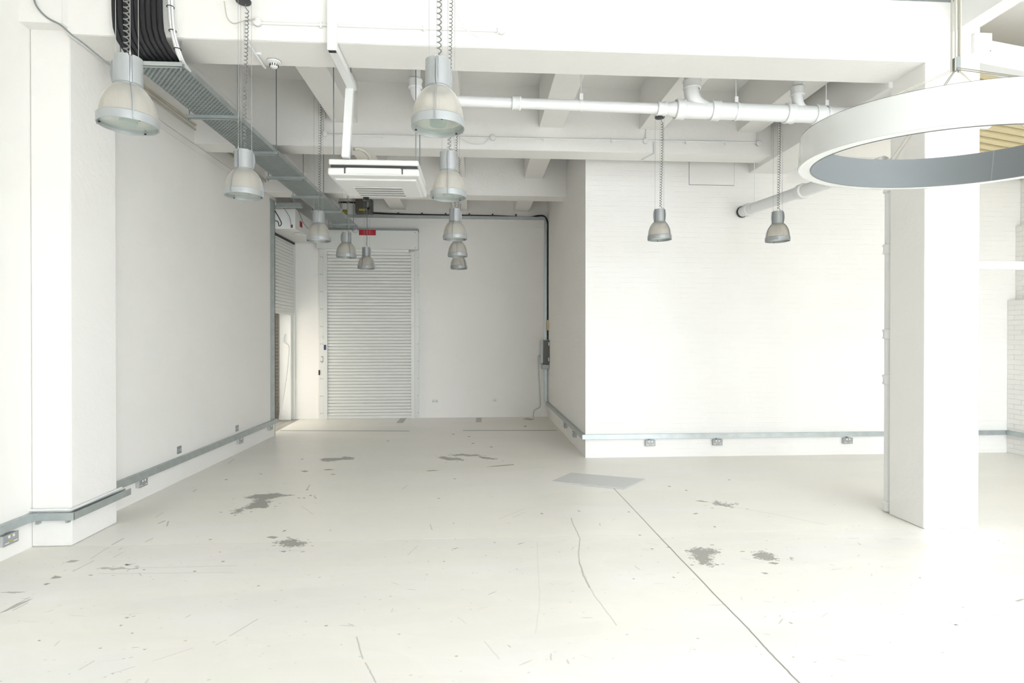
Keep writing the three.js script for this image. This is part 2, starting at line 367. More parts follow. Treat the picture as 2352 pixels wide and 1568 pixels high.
  t.colorSpace = THREE.SRGBColorSpace; t.wrapS = t.wrapT = THREE.ClampToEdgeWrapping; t.magFilter = THREE.LinearFilter; t.anisotropy = 8;
  return t;
}
const floor = struct('floor', 'white painted concrete floor with grey worn patches and cracks', 'floor');
function slab(x0, x1, z0, z1, mat) {
  const g = bx(x0, x1, -0.12, 0, z0, z1), p = g.attributes.position, uv = g.attributes.uv;
  for (let i = 0; i < p.count; i++) uv.setXY(i, (p.getX(i) - x0) / (x1 - x0), (z1 - p.getZ(i)) / (z1 - z0));
  return mesh('floor_slab', g, mat, floor);
}
const floorMat = (map) => std(rgb(1, 1, 1), 0.42, { map, bumpMap: paintBump, bumpScale: 0 });
slab(-4.0, 6.2, -4.982, -2.4, std(rgb(1, 1, 1), 0.36, { map: floorTex(-4.0, 6.2, -4.982, -2.4, 2048, 1024) }));
slab(-4.0, 8.5, -12.85, -4.986, std(rgb(1, 1, 1), 0.36, { map: floorTex(-4.0, 8.5, -12.85, -4.986, 2048, 2048) }));
const plainFloor = std(new THREE.Color('rgb(243,239,229)'), 0.36);
slab(-4.0, 8.5, -2.4, FZ + 0.2, plainFloor);
slab(6.2, 8.5, -4.982, -2.4, plainFloor);
slab(-5.2, -4.0, -12.85, -10.4, M.rawFloor);
mesh('subfloor', bx(-5.2, 8.6, -0.3, -0.125, -12.9, FZ + 0.2), M.rawFloor, floor);

{ // a trapdoor-sized repair plate let into the floor
  const g = new THREE.ExtrudeGeometry(new THREE.Shape([[0.915, 6.885], [1.226, 7.293], [2.076, 6.921], [1.701, 6.494]].map(([x, y]) => new THREE.Vector2(x, y))), { depth: 0.004, bevelEnabled: true, bevelSize: 0.012, bevelThickness: 0.003, bevelSegments: 1 });
  g.rotateX(-Math.PI / 2); g.translate(0, 0.003, 0);
  const t = thing('floor_plate', 'light grey rectangular plate patched into the floor before the wall corner', 'floor plate', [1.48, 0, -6.9]);
  mesh('plate', uvm(g), std(rgb(0.64, 0.64, 0.62), 0.5, { bumpMap: paintBump, bumpScale: 0.002 }), t);
}
// ---------- walls ----------
const wl = struct('wall_left', 'white plastered left wall with a plasterboard lining', 'wall');
mesh('near_wall', bx(-4.1, -3.74, 0, HC, -5.6, FZ + 0.2), M.wall, wl);
mesh('lining', bx(-4.0, -3.66, 0, 4.19, -10.48, -5.6), M.wall, wl);
mesh('upper_wall', bx(-4.1, -3.70, 4.19, HC, -10.62, -5.3), M.wall, wl);
mesh('lining_capping', bx(-3.72, -3.668, 4.197, 4.28, -10.6, -5.6), M.wall, wl);
mesh('upper_board', bx(-3.72, -3.665, 4.286, HC, -10.6, -5.6), M.wall, wl);
const wls = struct('wall_side', 'white side wall around the half open shutter doorway', 'wall');
mesh('wall_over_door', bx(-4.25, -4.02, 3.84, HC, -12.7, -10.62), M.wall, wls);
mesh('wall_beside_door', bx(-4.25, -4.02, 0, 3.84, -10.9, -10.62), M.wall, wls);
const wlob = struct('wall_alley', 'walls of the open alley beyond the half raised shutter', 'wall');
mesh('alley_wall', [bx(-5.35, -5.2, 0, HC, -12.9, -10.4), bx(-5.2, -4.25, 0, HC, -10.55, -10.4)], M.mortar, wlob);
const wb = struct('wall_back', 'cream white back wall of the loading recess', 'wall');
mesh('wall_panel', bx(-5.2, 1.75, 0, HC, -12.95, -12.65), M.wall, wb);
mesh('upper_band', bx(-3.4, 1.6, 4.23, 4.28, -12.65, -12.645), M.wall, wb);
const wr = struct('wall_recess', 'rough painted brick side wall of the recess', 'wall');
mesh('brick_face', bx(1.59, 1.8, 0, HC, -12.65, -8.5), M.brickwork, wr);
const wf = struct('wall_right_back', 'bright white painted brick wall facing the room', 'wall');
mesh('brick_face', bx(1.59, 8.6, 0, HC, -8.5, -8.24), M.brickwork, wf);
// access hatch: a plate standing just proud, dark sheet painted as its shaded gap
const hatch = thing('access_hatch', 'flush square access hatch outlined by thin dark joints in right hand wall', 'hatch', [3.486, 4.045, -8.24]);
mesh('joint_shade', bx(3.14, 3.83, 4.036, 4.38, -8.241, -8.2385), M.dark, hatch);
mesh('panel', bx(3.145, 3.825, 4.041, 4.38, -8.241, -8.232), M.wall, hatch);
const wR = struct('wall_right', 'painted brick right wall stepping back with height', 'wall');
mesh('wall_core', [bx(8.16, 8.6, 0, 2.34, -8.3, FZ + 0.2), bx(8.29, 8.6, 2.34, 3.48, -8.3, FZ + 0.2), bx(8.37, 8.6, 3.48, HC, -8.3, FZ + 0.2)], M.brickwork, wR);
{ // the courses that can be seen beside the column
  const full = uvm(new RoundedBoxGeometry(0.03, 0.071, 0.224, 1, 0.003)), half = uvm(new RoundedBoxGeometry(0.03, 0.071, 0.110, 1, 0.003));
  for (let k = 0; k < 62; k++) {
    const y = 0.04 + k * 0.0753, x = (y < 2.33 ? 8.16 : y < 3.47 ? 8.29 : 8.37) + 0.011, odd = k % 2;
    for (let j = 0; j < 5; j++) {
      const z = -8.125 + j * 0.228 - (odd ? 0.114 : 0);
      const b = new THREE.Mesh(odd && j === 0 ? half : full, M.brickwork);
      b.name = 'brick'; b.position.set(x + (rnd() - 0.5) * 0.003, y, odd && j === 0 ? -8.182 : z); b.rotation.x = (rnd() - 0.5) * 0.006;
      b.castShadow = b.receiveShadow = true; wR.add(b);
    }
  }
}
const wF = struct('wall_front', 'shopfront wall with three glazed bays behind the camera', 'wall');
{
  const xs = [-4.1, ...BAYS.flat(), 8.6];
  for (let i = 0; i < xs.length; i += 2) mesh('pier', bx(xs[i], xs[i + 1], 0, HC, FZ + 0.1, FZ + 0.4), M.wall, wF);
  for (const [a, b] of BAYS) { mesh('spandrel', bx(a, b, HEAD, HC, FZ + 0.1, FZ + 0.4), M.wall, wF); mesh('plinth', bx(a, b, 0, SILL, FZ + 0.1, FZ + 0.4), M.wall, wF); }
}
BAYS.forEach(([a, b], i) => {
  const w = struct(`window_${i + 1}`, 'tall shopfront window bay with slim grey mullions', 'window');
  mesh('frame', [bx(a, b, SILL, SILL + 0.06, FZ + 0.2, FZ + 0.28), bx(a, b, HEAD - 0.06, HEAD, FZ + 0.2, FZ + 0.28), bx(a, a + 0.06, SILL, HEAD, FZ + 0.2, FZ + 0.28), bx(b - 0.06, b, SILL, HEAD, FZ + 0.2, FZ + 0.28)], M.greyMetal, w);
  for (const k of [1, 2]) mesh('mullion', bx(a + (b - a) * k / 3 - 0.03, a + (b - a) * k / 3 + 0.03, SILL + 0.06, HEAD - 0.06, FZ + 0.2, FZ + 0.28), M.greyMetal, w);
  mesh('pavement_outside', bx(a - 0.2, b + 0.2, -0.3, 0, FZ + 0.4, FZ + 12), M.rawFloor, w);
});

// ---------- ceiling: slab, three cross beams, joists between them ----------
const ceil = struct('ceiling', 'white concrete ceiling of deep beams and joists', 'ceiling');
mesh('slab', bx(-4.25, 8.6, HC, HC + 0.3, -12.95, FZ + 0.4), M.concrete, ceil);
const BB = 4.285;                                                    // beam soffit
one('ceiling_beam', bx(-3.42, 4.625, BB, HC + 0.05, -5.4, -4.949, 0.012), M.concrete, 'nearest deep white concrete beam spanning from the pilaster to the column', 'beam');
one('ceiling_beam', bx(-3.76, 8.3, BB, HC + 0.05, -7.95, -7.6, 0.012), M.concrete, 'second white concrete beam, with the long conduit run on its face', 'beam');
one('ceiling_beam', bx(-4.1, 1.6, BB, HC + 0.05, -10.4, -10.03, 0.012), M.concrete, 'third and farthest white concrete beam across the recess', 'beam');
for (const [z0, z1, n] of [[-7.6, -5.4, 6], [-10.03, -7.95, 4], [-12.65, -10.4, 4]]) for (let k = 0; k < n; k++) {
  const xc = -3.11 + k * 1.37;
  if (xc > 1.7 && z1 < -7.7) continue;
  mesh('joist', bx(xc - 0.165, xc + 0.165, 4.60, HC + 0.05, z0 - 0.03, z1 + 0.03, 0.01), M.concrete, ceil);
}
mesh('edge_beam', bx(-3.76, -3.5, 4.66, HC, -10.62, -5.4), M.concrete, ceil);
mesh('edge_beam', bx(4.055, 4.63, 4.225, HC + 0.05, -8.26, -5.36, 0.01), M.concrete, ceil);
mesh('bearing_block', bx(-3.76, -3.40, 4.34, HC + 0.05, -5.6, -4.88, 0.008), M.concrete, ceil);
mesh('cross_beam', bx(4.35, 4.52, 4.555, HC, -4.95, FZ + 0.2), M.white, ceil);
mesh('flashing', bx(1.2, 4.36, 4.835, 4.95, -4.99, -4.93), M.zincDark, ceil);
// the lean-to bay right of the column: a sloping rafter and a ribbed deck behind it
{
  const slope = -0.15, x0 = 4.63, x1 = 8.4, L = Math.hypot(x1 - x0, (x1 - x0) * slope), a = Math.atan(slope);
  const raft = (z0, z1, y, h) => { const g = new THREE.BoxGeometry(L, h, z1 - z0); g.rotateZ(a); g.translate((x0 + x1) / 2, y + (x1 - x0) / 2 * slope, (z0 + z1) / 2); return uvm(g); };
  mesh('rafter', raft(-5.52, -5.36, 4.68, 0.24), M.gloss, ceil);
  const lean = thing('roof_deck', 'pale yellow ribbed roof deck sloping down behind the white column', 'roof deck', [6.5, 4.4, -6.9]);
  for (let k = 0; k < 15; k++) { const z = -5.6 - k * 0.172; mesh('deck_rib', raft(z - 0.1, z, 4.74, 0.03), M.deck, lean); mesh('deck_trough', raft(z - 0.172, z - 0.09, 4.80, 0.03), M.deck, lean); }
}

// ---------- pillars ----------
function pillar(name, label, x0, x1, y1, z0, z1) {                  // square pillar with slightly uneven, eased arrises
  const g = new RoundedBoxGeometry(x1 - x0, y1, z1 - z0, 3, 0.014).translate((x0 + x1) / 2, y1 / 2, (z0 + z1) / 2);
  return one(name, uvm(g), M.concrete, label, 'pillar');
}
pillar('column', 'thick white square column standing free on the right under the front beam', 4.10, 4.63, HC + 0.05, -5.398, -4.95);
pillar('pilaster', 'white pilaster projecting from the left wall below the front beam', -3.74, -3.42, 4.37, -5.60, -4.99);

// ---------- galvanised dado trunking and the sockets hanging under it ----------
function trunk(label, geos, lid) {
  const t = thing('cable_trunking', label, 'trunking');
  mesh('channel', geos, M.zinc, t);
  if (lid) mesh('lid', lid, M.zinc, t);
  return t;
}
trunk('galvanised trunking along the left wall between pilaster and shutter doorway', [bx(-3.66, -3.605, 0.238, 0.305, -10.47, -5.6)], [bx(-3.61, -3.60, 0.234, 0.309, -10.47, -5.6)]);
trunk('galvanised trunking at the left edge before the pilaster', [bx(-3.74, -3.69, 0.235, 0.295, -4.97, FZ)], [bx(-3.695, -3.685, 0.232, 0.298, -4.97, FZ)]);
{
  const t = thing('cable_trunking', 'open ended galvanised trunking wrapped round the white pilaster', 'trunking');
  mesh('channel', [bx(-3.70, -3.365, 0.236, 0.292, -4.99, -4.94), bx(-3.42, -3.365, 0.24, 0.244, -5.72, -4.94), bx(-3.42, -3.415, 0.24, 0.296, -5.72, -4.94)], M.zinc, t);
  mesh('lid', [bx(-3.37, -3.362, 0.236, 0.298, -5.72, -4.935), bx(-3.70, -3.362, 0.236, 0.298, -4.941, -4.934)], M.zinc, t);
  mesh('white_conduit', [tube([[-3.74, 0.315, -4.97], [-3.405, 0.315, -4.97]], 0.011), rod(V(-3.405, 0.315, -4.97), V(-3.405, 0.322, -5.64), 0.011)], M.gloss, t);
  mesh('bracket', bx(-3.68, -3.66, 0.2, 0.236, -4.99, -4.95), M.zinc, t); mesh('bracket', bx(-3.44, -3.42, 0.21, 0.236, -4.99, -4.95), M.zinc, t);
}
trunk('galvanised trunking low on the recess side wall', [bx(1.54, 1.59, 0.285, 0.345, -12.6, -8.2)], [bx(1.532, 1.541, 0.281, 0.349, -12.6, -8.195)]);
trunk('long galvanised trunking across the bright right hand wall', [bx(1.54, 8.15, 0.285, 0.345, -8.24, -8.19)], [bx(1.536, 8.15, 0.281, 0.349, -8.192, -8.183)]);
trunk('galvanised trunking on the brick wall at the far right', [bx(8.09, 8.145, 0.285, 0.345, -8.18, FZ)]);
// a metal-clad double socket, plate facing +z, its top joined to the trunking by a nipple; origin at the middle of its back
function socket(label, at, turn, up = 0.03) {
  const t = new THREE.Group(); t.name = numbered('socket_outlet'); t.position.set(...at); t.rotation.y = turn; tag(t, label, 'socket', 'metal clad sockets under the trunking'); scene.add(t);
  mesh('back_box', bx(-0.072, 0.072, -0.042, 0.042, 0, 0.042, 0.008), M.greyMetal, t);
  const p = mesh('face_plate', bx(-0.074, 0.074, -0.044, 0.044, 0.041, 0.05, 0.004), M.lampGrey, t);
  for (const s of [-1, 1]) { mesh('rocker_switch', bx(s * 0.022 - 0.009, s * 0.022 + 0.009, 0.012, 0.034, 0.049, 0.054, 0.002), M.gloss, p); mesh('pin_slots', bx(s * 0.042 - 0.02, s * 0.042 + 0.02, -0.026, -0.02, 0.0495, 0.0508), M.gloss, p); }
  mesh('sticker', bx(-0.012, 0.012, -0.02, -0.008, 0.0495, 0.0506), M.yellow, p);
  mesh('nipple', bx(-0.012, 0.012, 0.04, 0.042 + up, 0.008, 0.03), M.zincDark, t);
  return t;
}
socket('metal socket at the left picture edge before the pilaster', [-3.74, 0.165, -4.72], Math.PI / 2);
socket('metal socket on the left wall just behind the pilaster', [-3.66, 0.192, -6.37], Math.PI / 2, 0.008);
socket('metal socket midway along the left wall trunking', [-3.66, 0.192, -8.92], Math.PI / 2, 0.008);
socket('metal socket at the shutter end of the left wall', [-3.66, 0.192, -10.2], Math.PI / 2, 0.008);
socket('metal socket on the recess side wall, farther from the corner', [1.59, 0.215, -9.98], -Math.PI / 2);
socket('metal socket on the recess side wall, nearer the corner', [1.59, 0.215, -9.04], -Math.PI / 2);
socket('pale metal socket on the right wall, first from the corner', [2.55, 0.215, -8.24], 0);
socket('metal socket on the right wall, second from the corner', [3.565, 0.215, -8.24], 0);
socket('metal socket on the right wall next to the column', [5.58, 0.215, -8.24], 0);
function plate(label, at, turn, w, h, mat) {
  const t = new THREE.Group(); t.name = numbered('wall_plate'); t.position.set(...at); t.rotation.y = turn; tag(t, label, 'socket plate'); scene.add(t);
  mesh('plate', bx(-w / 2, w / 2, -h / 2, h / 2, 0, 0.008, 0.003), mat, t);
  for (const s of [-1, 1]) mesh('outlet_hole', bx(s * w * 0.24 - w * 0.13, s * w * 0.24 + w * 0.13, -h * 0.25, h * 0.2, 0.007, 0.0095), M.greyMetal, t);
  return t;
}
plate('grey flush outlet above the left wall trunking, nearer the camera', [-3.66, 0.387, -7.19], Math.PI / 2, 0.1, 0.09, M.lampFin);
plate('grey flush outlet above the left wall trunking, farther back', [-3.66, 0.387, -8.87], Math.PI / 2, 0.1, 0.09, M.lampFin);
plate('white double outlet low on the back wall beside the big shutter', [-0.935, 0.369, -12.65], 0, 0.146, 0.086, M.white);
plate('white single outlet low in the middle of the back wall', [0.388, 0.379, -12.65], 0, 0.086, 0.086, M.white);

// ---------- roller shutters ----------
function slatProfile(len, pitch) {                                   // curved interlocking lath, convex to +z
  const s = new THREE.Shape();
  s.moveTo(0, 0.003);
  s.quadraticCurveTo(0.016, pitch * 0.45, 0.004, pitch * 0.86);
  s.lineTo(-0.004, pitch * 0.9); s.lineTo(-0.004, pitch - 0.003); s.lineTo(-0.01, pitch - 0.003); s.lineTo(-0.01, 0.003);
  const g = new THREE.ExtrudeGeometry(s, { depth: len, bevelEnabled: false, curveSegments: 5 });
  g.rotateY(-Math.PI / 2);                                           // profile x -> z, length -> -x
  g.translate(len / 2, 0, 0);
  return g;
}
{
  const t = thing('roller_shutter', 'tall closed white roller shutter in the back wall', 'roller shutter', [-2.36, 0, -12.6]);
  const pitch = 0.0692, sg = slatProfile(1.86, pitch);
  for (let k = 0; k < 52; k++) { const m = new THREE.Mesh(sg, M.shutter); m.name = 'slat'; m.position.set(0, 0.06 + k * pitch, 0.005); m.castShadow = m.receiveShadow = true; t.add(m); }
  mesh('bottom_rail', bx(-3.285, -1.435, 0.002, 0.062, -12.61, -12.575, 0.004), M.shutter, t);
  mesh('guide', [bx(-3.345, -3.27, 0, 3.7, -12.63, -12.56), bx(-3.27, -3.262, 0, 3.7, -12.585, -12.56)], M.shutter, t);
  mesh('guide', [bx(-1.45, -1.375, 0, 3.66, -12.63, -12.56)], M.shutter, t);
  const p1 = mesh('angle_plate', bx(-3.45, -3.345, 0, 3.7, -12.65, -12.6), M.shutter, t), p2 = mesh('angle_plate', bx(-1.375, -1.285, 0, 3.7, -12.65, -12.6), M.shutter, t);
  for (let k = 0; k < 10; k++) for (const [p, x] of [[p1, -3.37], [p1, -3.415], [p2, -1.305]]) mesh('bolt', along(new THREE.CylinderGeometry(0.009, 0.009, 0.008, 8), V(x, 0.12 + k * 0.38, -12.597), V(0, 0, 1)), M.zincDark, p);
  const hd = mesh('hood', bx(-3.45, -1.285, 3.70, 4.10, -12.65, -12.42, 0.004), M.shutter, t);
  mesh('hood_top_rail', bx(-3.2, -1.28, 4.10, 4.145, -12.65, -12.41), M.zincDark, t);
  for (const y of [3.73, 4.06]) mesh('bolt', along(new THREE.CylinderGeometry(0.01, 0.01, 0.008, 8), V(-1.34, y, -12.418), V(0, 0, 1)), M.zincDark, hd);
  mesh('lintel_strip', bx(-3.27, -1.5, 3.655, 3.7, -12.6, -12.55), M.shutter, t);
  mesh('lock_tag', bx(-3.335, -3.285, 1.51, 1.62, -12.56, -12.556), std(rgb(0.06, 0.06, 0.16), 0.5), t);
}
one('key_switch', [bx(-3.415, -3.35, 1.735, 1.80, -12.6, -12.565, 0.006), along(new THREE.CylinderGeometry(0.014, 0.014, 0.01, 12), V(-3.38, 1.768, -12.562), V(0, 0, 1))], M.gloss, 'small white key switch on the left guide of the tall shutter', 'switch');
one('door_pull', bx(-3.455, -3.43, 0.96, 1.07, -12.62, -12.575, 0.006), M.black, 'small black pull handle left of the tall shutter', 'handle');
one('pull_hook', tube([[-3.40, 1.36, -12.59], [-3.36, 1.36, -12.57], [-3.355, 1.26, -12.565], [-3.375, 1.235, -12.565], [-3.39, 1.25, -12.57]], 0.008, 20), M.zincDark, 'bent metal hook on the left guide of the tall shutter', 'hook');
{
  const t = thing('roller_shutter', 'half raised roller shutter in the side doorway at left', 'roller shutter', [-4.0, 2.27, -11.75]);
  const pitch = 0.0692, sg = slatProfile(1.72, pitch).rotateY(Math.PI / 2);
  for (let k = 0; k < 22; k++) { const m = new THREE.Mesh(sg, M.shutter); m.name = 'slat'; m.position.set(0, 0.05 + k * pitch, -0.02); m.castShadow = m.receiveShadow = true; t.add(m); }
  mesh('bottom_rail', bx(-4.02, -3.985, 2.262, 2.322, -12.6, -10.9), M.shutter, t);
  mesh('guide', bx(-4.02, -3.965, 0, 3.83, -12.65, -12.6), M.shutter, t);
  const h = mesh('hood', bx(-4.02, -3.45, 3.84, 4.225, -12.64, -11.0, 0.006), M.white, t);
  mesh('hood_seam', bx(-3.72, -3.716, 3.845, 4.22, -11.001, -10.998), M.shutter, h);
  mesh('warning_label', bx(-3.535, -3.495, 3.86, 3.92, -11.0, -10.997), M.brown, h);
  mesh('underside_lip', bx(-3.99, -3.96, 3.80, 3.84, -12.6, -11.0), M.dark, h);
}
one('red_notice', bx(-3.45, -3.446, 3.94, 4.05, -11.42, -11.27), M.red, 'small dark red notice on the side shutter hood', 'sign');
one('ceiling_rose_light', lathe([[0, 0], [0.07, 0], [0.075, 0.012], [0.07, 0.02], [0, 0.02]], 20).translate(-3.55, 3.815, -11.45), M.gloss, 'small white disc under the side shutter hood', 'fitting');
mesh('door_jamb', [bx(-4.26, -4.02, 0, 3.84, -12.66, -12.5)], M.white, wls);
{
  const t = thing('brick_pier', 'narrow strip of exposed brickwork in the alley beyond the side doorway', 'brick pier', [-4.4, 0, -12.58]);
  mesh('core', bx(-4.62, -4.265, 0, 3.8, -12.65, -12.53), M.mortar, t);
  const bg = new THREE.BoxGeometry(0.20, 0.058, 0.05), hg = new THREE.BoxGeometry(0.09, 0.058, 0.05);
  for (let k = 0; k < 48; k++) for (const s of [0, 1]) { const m = new THREE.Mesh((k + s) % 2 ? bg : hg, M.brick); m.name = 'brick'; m.position.set(s ? -0.16 - ((k + s) % 2 ? 0.02 : 0) : 0.065 - ((k + s) % 2 ? 0.06 : 0), 0.04 + k * 0.075, 0.05); m.castShadow = m.receiveShadow = true; t.add(m); }
}
one('shutter_pole', tube([[-4.12, 1.86, -12.46], [-4.15, 1.72, -12.46], [-4.12, 1.66, -12.45], [-4.05, 1.62, -12.44], [-4.05, 1.3, -12.44], [-4.12, 0.6, -12.38], [-4.21, 0.01, -12.3]], 0.008, 50), M.greyMetal, 'bent white winding pole leaning inside the side doorway', 'pole');
{
  const t = struct('trim_1', 'galvanised steel frame round the end of the left lining', 'trim');
  mesh('upright', [bx(-3.665, -3.652, 0.25, 4.245, -10.50, -10.27), bx(-4.0, -3.652, 0.0, 4.245, -10.50, -10.48)], M.zinc, t);
  mesh('head_rail', [bx(-4.02, -3.22, 4.17, 4.25, -10.72, -10.63), bx(-3.86, -3.22, 4.195, 4.225, -10.632, -10.60)], M.zinc, t);
}
one('loose_cable', tube([[-3.82, 4.2, -10.9], [-3.70, 4.0, -10.88], [-3.66, 3.9, -10.86], [-3.70, 3.86, -10.86], [-3.73, 3.95, -10.87], [-3.80, 3.97, -10.9]], 0.008, 40), M.black, 'black looped cable end hanging over the side shutter hood', 'cable');
one('loose_cable', tube([[-3.66, 4.24, -10.95], [-3.6, 4.16, -10.95], [-3.54, 4.05, -10.96], [-3.52, 3.92, -10.98]], 0.006, 30), M.zincDark, 'thin grey cable curving down the end of the side shutter hood', 'cable');
one('loose_cable', tube([[-3.55, 4.42, -10.9], [-3.42, 4.2, -11.1], [-3.38, 4.02, -11.25], [-3.33, 3.93, -11.4], [-3.25, 3.86, -11.5]], 0.008, 30), M.zincDark, 'grey cable drooping past the dark red notice', 'cable');

// ---------- back wall services ----------
trunk('grey trunking running high along the back wall', [bx(-2.99, 1.53, 4.415, 4.475, -12.65, -12.59)]);
trunk('grey trunking running down the recess corner', [bx(1.50, 1.56, 0.34, 4.475, -12.65, -12.60)]);
{
  const t = thing('black_cable', 'thick black cable clipped over the back wall trunking and down the corner', 'cable');
  mesh('sheath', tube([[-2.27, 4.505, -12.57], [-1.9, 4.5, -12.6], [-1.0, 4.49, -12.62], [0.4, 4.485, -12.62], [1.2, 4.47, -12.62], [1.36, 4.50, -12.61], [1.50, 4.49, -12.6], [1.57, 4.36, -12.58], [1.575, 4.1, -12.57], [1.575, 3.0, -12.57], [1.575, 1.74, -12.57]], 0.019, 160), M.black, t);
  for (let k = 0; k < 6; k++) mesh('clip', bx(-1.75 + k * 0.52, -1.72 + k * 0.52, 4.47, 4.535, -12.65, -12.6), M.dark, t);
}
{
  const t = thing('isolator_switch', 'grey isolator box with lever high on the back wall', 'isolator', [-2.455, 4.478, -12.55]);
  mesh('enclosure', bx(-2.64, -2.28, 4.478, 4.79, -12.65, -12.48, 0.012), M.greyBox, t);
  const k = mesh('rotary_knob', along(new THREE.CylinderGeometry(0.042, 0.042, 0.03, 20), V(-2.36, 4.60, -12.466), V(0, 0, 1)), M.black, t);
  mesh('lever', bx(-2.372, -2.35, 4.6, 4.72, -12.455, -12.44, 0.004), M.greyMetal, k);
  mesh('warning_label', [bx(-2.56, -2.42, 4.53, 4.575, -12.481, -12.477)], M.yellow, t);
  mesh('maker_label', bx(-2.62, -2.5, 4.745, 4.77, -12.481, -12.477), M.brown, t);
}
one('black_cable', tube([[-2.63, 4.72, -12.55], [-2.76, 4.715, -12.5], [-2.95, 4.66, -12.3], [-3.05, 4.55, -12.05], [-2.98, 4.35, -11.75], [-2.85, 4.16, -11.6]], 0.018, 40), M.black, 'short black cable arching from the isolator to the cable tray', 'cable');
{
  const t = thing('warning_sign', 'small yellow hazard sign beside the grey isolator', 'sign', [-2.9, 4.478, -12.64]);
  mesh('board', bx(-2.955, -2.845, 4.478, 4.59, -12.65, -12.642), std(rgb(0.30, 0.28, 0.06), 0.6), t);
  mesh('print', bx(-2.94, -2.86, 4.5, 4.55, -12.643, -12.6405), M.yellow, t);
}
{
  const t = thing('red_sign', 'bright red sign hung below the top rail of the tall shutter', 'sign', [-2.36, 3.99, -12.40]);
  mesh('board', bx(-2.545, -2.19, 3.99, 4.105, -12.419, -12.405), M.red, t);
  mesh('print', [[-2.47, -2.27, 4.055], [-2.47, -2.25, 4.02]].flatMap(([a, b, y]) => { const out = []; for (let x = a; x < b; x += 0.024) out.push(bx(x, x + 0.016, y, y + 0.02, -12.406, -12.404)); return out; }), std(rgb(0.46, 0.07, 0.08), 0.6), t);
}
one('bell', lathe([[0, 0], [0.055, 0], [0.06, 0.02], [0.045, 0.04], [0, 0.045]], 24).rotateX(Math.PI / 2).translate(-2.63, 4.09, -12.42), M.greyMetal, 'small round pale sounder left of the bright red sign', 'alarm sounder');
{
  const t = thing('switch_box', 'tall dark grey switch box in the recess corner', 'switch box', [1.52, 1.12, -12.4]);
  mesh('enclosure', bx(1.46, 1.585, 1.19, 1.72, -12.58, -12.36, 0.006), M.greyBox, t);
  mesh('side_flange', bx(1.41, 1.46, 1.22, 1.71, -12.6, -12.5), M.greyMetal, t);
  mesh('gland_box', bx(1.43, 1.585, 1.09, 1.185, -12.6, -12.4, 0.005), M.lampGrey, t);
  for (const y of [1.3, 1.64]) mesh('lug', bx(1.555, 1.588, y - 0.04, y + 0.04, -12.36, -12.33, 0.006), M.greyMetal, t);
}
one('cable_tag', bx(1.54, 1.588, 1.94, 2.17, -12.55, -12.50), std(rgb(0.62, 0.50, 0.30), 0.6), 'cream and yellow tag on the corner cable above the switch box', 'tag');
one('winding_rod', tube([[1.40, 1.36, -12.5], [1.365, 1.39, -12.5], [1.355, 1.33, -12.5], [1.37, 1.0, -12.5], [1.40, 0.35, -12.5], [1.39, 0.24, -12.5], [1.27, 0.17, -12.48], [1.245, 0.1, -12.47], [1.245, 0.004, -12.46]], 0.011, 70), M.greyMetal, 'cranked metal winding rod leaning in the recess corner', 'rod');

// ---------- perforated cable tray on trapeze struts ----------
{
  const t = thing('cable_tray', 'long perforated galvanised cable tray hung under the beams along the left', 'cable tray', [-2.745, 4.1, -8.6]);
  mesh('tray_base', uvm(new THREE.BoxGeometry(0.41, 0.002, 7.2).translate(-2.745, 4.101, -8.62)), M.tray, t);
  for (const x of [-2.95, -2.54]) mesh('side_flange', bx(x - 0.002, x + 0.002, 4.1, 4.155, -12.22, -5.02), M.zinc, t);
}
[-5.0, -6.15, -7.3, -8.4, -9.5, -10.6, -11.75].forEach((z, i) => {
  const t = thing('tray_hanger', ['first, nearest the front beam', 'second', 'third', 'fourth', 'fifth', 'sixth', 'seventh, nearest the back wall'][i].replace(/^/, 'steel strut under the cable tray on threaded rods, '), 'tray hanger', [-2.745, 4.06, z], 'cable tray hangers');
  mesh('strut', [bx(-3.04, -2.50, 4.06, 4.099, z - 0.02, z - 0.017), bx(-3.04, -2.50, 4.06, 4.099, z + 0.017, z + 0.02), bx(-3.04, -2.50, 4.06, 4.063, z - 0.02, z + 0.02)], M.zinc, t);
  const top = i === 0 ? 4.287 : (z < -10.03 && z > -10.4) ? BB : HC;
  for (const x of [-3.015, -2.52]) { mesh('threaded_rod', rod(V(x, 4.03, z), V(x, top, z), 0.006, 8), M.zincDark, t); mesh('nut', new THREE.CylinderGeometry(0.012, 0.012, 0.012, 6).translate(x, 4.053, z), M.zincDark, t); }
});
for (let k = 0; k < 9; k++) {                                        // lagged pipes dropping in front of the beam and running along the tray
  const x = -2.925 + k * 0.045, d = k * 0.006;
  one('insulated_pipe', tube([[x - 0.075, HC, -4.90], [x - 0.075, 4.7, -4.90], [x - 0.073, 4.45, -4.90], [x - 0.064, 4.31, -4.905], [x - 0.042, 4.215, -4.93], [x - 0.018, 4.16, -5.0], [x - 0.004, 4.135, -5.12], [x, 4.131, -5.3], [x, 4.131, -6.2], [x, 4.131, -9.0], [x, 4.131, -12.2]], 0.0235, 90, 8), M.black,
    `${['leftmost', 'second', 'third', 'fourth', 'fifth', 'sixth', 'seventh', 'eighth', 'rightmost'][k]} black lagged pipe${k % 8 ? ' from the left' : ''} bending over the beam into the cable tray`, 'pipe', 'black lagged pipes in the cable tray');
}
